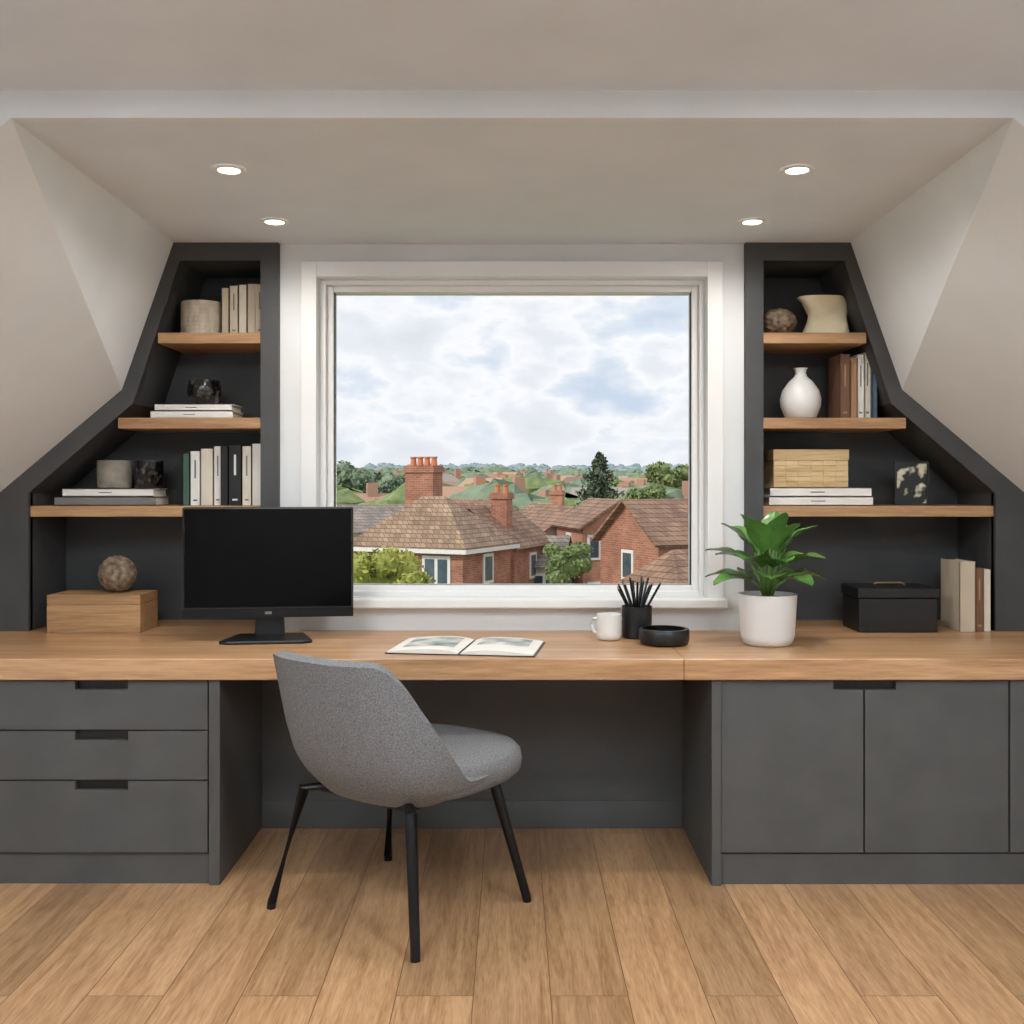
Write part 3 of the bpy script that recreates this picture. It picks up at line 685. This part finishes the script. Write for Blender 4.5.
def foliage_mat(name, c1, c2): 
    return mat(name, c1, c2, rough=0.9, scale=0.9, detail=5, bump=0)
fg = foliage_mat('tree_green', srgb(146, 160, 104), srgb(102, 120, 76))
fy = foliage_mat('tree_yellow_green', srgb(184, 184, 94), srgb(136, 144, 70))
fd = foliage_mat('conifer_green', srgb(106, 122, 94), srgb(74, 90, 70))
ff = foliage_mat('far_hazed_green', srgb(142, 158, 128), srgb(110, 130, 108))  # paler green, distance haze put into the colour
fb = foliage_mat('far_hazed_blue_green', srgb(156, 172, 172), srgb(136, 154, 156))  # bluish tint stands in for haze on the farthest trees
bark = mat('bark', srgb(88, 70, 54), rough=0.95)
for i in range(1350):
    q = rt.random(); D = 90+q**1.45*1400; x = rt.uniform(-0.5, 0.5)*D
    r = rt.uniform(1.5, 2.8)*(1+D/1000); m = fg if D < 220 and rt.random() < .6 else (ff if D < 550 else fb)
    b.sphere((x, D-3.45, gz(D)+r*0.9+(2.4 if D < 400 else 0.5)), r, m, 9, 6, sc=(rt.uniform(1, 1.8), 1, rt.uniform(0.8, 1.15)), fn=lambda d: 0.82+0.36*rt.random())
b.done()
def tree(name, x, y, top, rad, g, m, n=1800, ls=0.16, cone=False, squash=0.8):
    b = MB(name); r_ = random.Random(int(x*100)+int(y))
    cz = top-rad*squash
    b.tube([(x, y, g), (x, y, cz)], [0.22, 0.1], bark, 8)
    if not cone:
        blobs = [(Vector((x, y, cz)), rad*0.8)]
        for k in range(12):
            a = r_.uniform(0, 6.28); q = rad*0.6; u = r_.uniform(-0.7, 0.7)
            blobs.append((Vector((x+q*math.cos(a), y+q*math.sin(a), cz+u*rad*squash)), rad*r_.uniform(0.3, 0.45)))
        for c, r in blobs: b.sphere(c, r*0.86, m, 12, 8, sc=(1, 1, squash))
    for i in range(n):
        if cone:
            t = r_.random(); a = r_.uniform(0, 6.28); H = 5.0
            rr = rad*(t**0.7)*(0.7+0.3*math.sin(t*26+2*math.sin(a*2)))*r_.uniform(0.2, 1)
            p = Vector((x+rr*math.cos(a), y+rr*math.sin(a), top-H*t))
        else:
            c, r = r_.choice(blobs); d = Vector((r_.gauss(0, 1), r_.gauss(0, 1), r_.gauss(0, 1))).normalized()
            p = c+Vector((d.x, d.y, d.z*squash))*r*r_.uniform(0.8, 1.12)
        a1 = Vector((r_.uniform(-1, 1), r_.uniform(-1, 1), r_.uniform(-1, 1))).normalized()
        a2 = a1.cross(Vector((r_.uniform(-1, 1), r_.uniform(-1, 1), r_.uniform(-1, 1)))).normalized()
        s_ = ls*r_.uniform(0.6, 1.3)
        b.add([tuple(p-a1*s_), tuple(p+a2*s_*0.6), tuple(p+a1*s_), tuple(p-a2*s_*0.6)], [(0, 1, 2, 3)], m)
    b.done()
tree('tree', -5.1, 36, -0.95, 1.9, G, fy, 3000, 0.12)
tree('tree', -3.4, 33.5, -1.6, 0.9, G, fy, 2000, 0.1)
tree('tree', 2.2, 38.5, -1.05, 1.0, G, fg, 2200, 0.09)
tree('tree', 6.3, 72, 3.6, 2.6, -6, fd, 2600, 0.2, cone=True)
tree('tree', 16.5, 107, 3.6, 2.6, -6, fg, 1800, 0.3)
tree('tree', -17, 112, 3.6, 2.8, -6, ff, 1800, 0.3)
tree('tree', -14.2, 118, 3.0, 2.2, -6, ff, 1500, 0.3)
tree('tree', 12, 90, 1.2, 1.8, -6, fg, 1500, 0.28)
tree('tree', -20, 60, 1.0, 3.0, G, fg, 1800, 0.25)
tree('tree', 22, 62, 1.0, 3.0, G, fg, 1800, 0.25)
b = MB('ground')
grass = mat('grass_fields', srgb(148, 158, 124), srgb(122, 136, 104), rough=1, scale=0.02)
hill = mat('hazed_far_hills', srgb(152, 168, 174), srgb(138, 156, 162), rough=1, scale=0.004)  # blue-grey base colour carries the haze over the hills
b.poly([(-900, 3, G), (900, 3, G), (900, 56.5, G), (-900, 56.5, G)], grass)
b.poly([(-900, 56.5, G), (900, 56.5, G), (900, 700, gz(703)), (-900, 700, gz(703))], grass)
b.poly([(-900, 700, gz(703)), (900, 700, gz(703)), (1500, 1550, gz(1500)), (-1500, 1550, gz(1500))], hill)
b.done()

# ------------------------------------------------------------ world + sun
w = bpy.data.worlds.new('cloudy_sky'); scene.world = w; w.use_nodes = True; nt = w.node_tree; L = nt.links.new
bg = nt.nodes['Background']
tc = nt.nodes.new('ShaderNodeTexCoord'); mp = nt.nodes.new('ShaderNodeMapping'); mp.inputs['Scale'].default_value = (1, 1, 2.0); mp.inputs['Location'].default_value = (1.35, 0.2, 0.55)
L(tc.outputs['Generated'], mp.inputs['Vector'])
n = nt.nodes.new('ShaderNodeTexNoise'); n.inputs['Scale'].default_value = 10.0; n.inputs['Detail'].default_value = 7; n.inputs['Roughness'].default_value = 0.5; n.inputs['Distortion'].default_value = 0.0
L(mp.outputs[0], n.inputs['Vector'])
r = nt.nodes.new('ShaderNodeValToRGB'); cr = r.color_ramp
cr.elements[0].position = 0.34; cr.elements[0].color = srgb(200, 214, 232)
cr.elements[1].position = 0.68; cr.elements[1].color = srgb(220, 224, 231)
e = cr.elements.new(0.43); e.color = srgb(222, 230, 240)
e = cr.elements.new(0.49); e.color = srgb(246, 247, 250)
e = cr.elements.new(0.57); e.color = srgb(230, 234, 240)
L(n.outputs['Fac'], r.inputs[0])
sx = nt.nodes.new('ShaderNodeSeparateXYZ'); L(tc.outputs['Generated'], sx.inputs[0])
mr = nt.nodes.new('ShaderNodeMapRange'); mr.inputs['From Min'].default_value = 0.0; mr.inputs['From Max'].default_value = 0.07; mr.inputs['To Min'].default_value = 0.7; mr.inputs['To Max'].default_value = 0
L(sx.outputs['Z'], mr.inputs['Value'])
mx = nt.nodes.new('ShaderNodeMix'); mx.data_type = 'RGBA'; L(mr.outputs[0], mx.inputs['Factor']); L(r.outputs[0], mx.inputs['A']); mx.inputs['B'].default_value = srgb(230, 234, 239)
L(mx.outputs['Result'], bg.inputs['Color']); bg.inputs['Strength'].default_value = 1.06
s = bpy.data.lights.new('sun', 'SUN'); s.energy = 2.1; s.angle = math.radians(6); s.color = (1, 0.96, 0.9)
so = bpy.data.objects.new('sun', s); COL.objects.link(so)
so.rotation_euler = Vector((0.7, 0.45, -0.6)).to_track_quat('-Z', 'Y').to_euler()

# ------------------------------------------------------------ camera
c = bpy.data.cameras.new('camera'); c.sensor_width = 36; c.lens = 1045/1024*36; c.shift_y = -27/1024; c.clip_end = 4000
co = bpy.data.objects.new('camera', c); COL.objects.link(co); co.location = (0, -3.45, 1.32); co.rotation_euler = (math.pi/2, 0, 0)
scene.camera = co
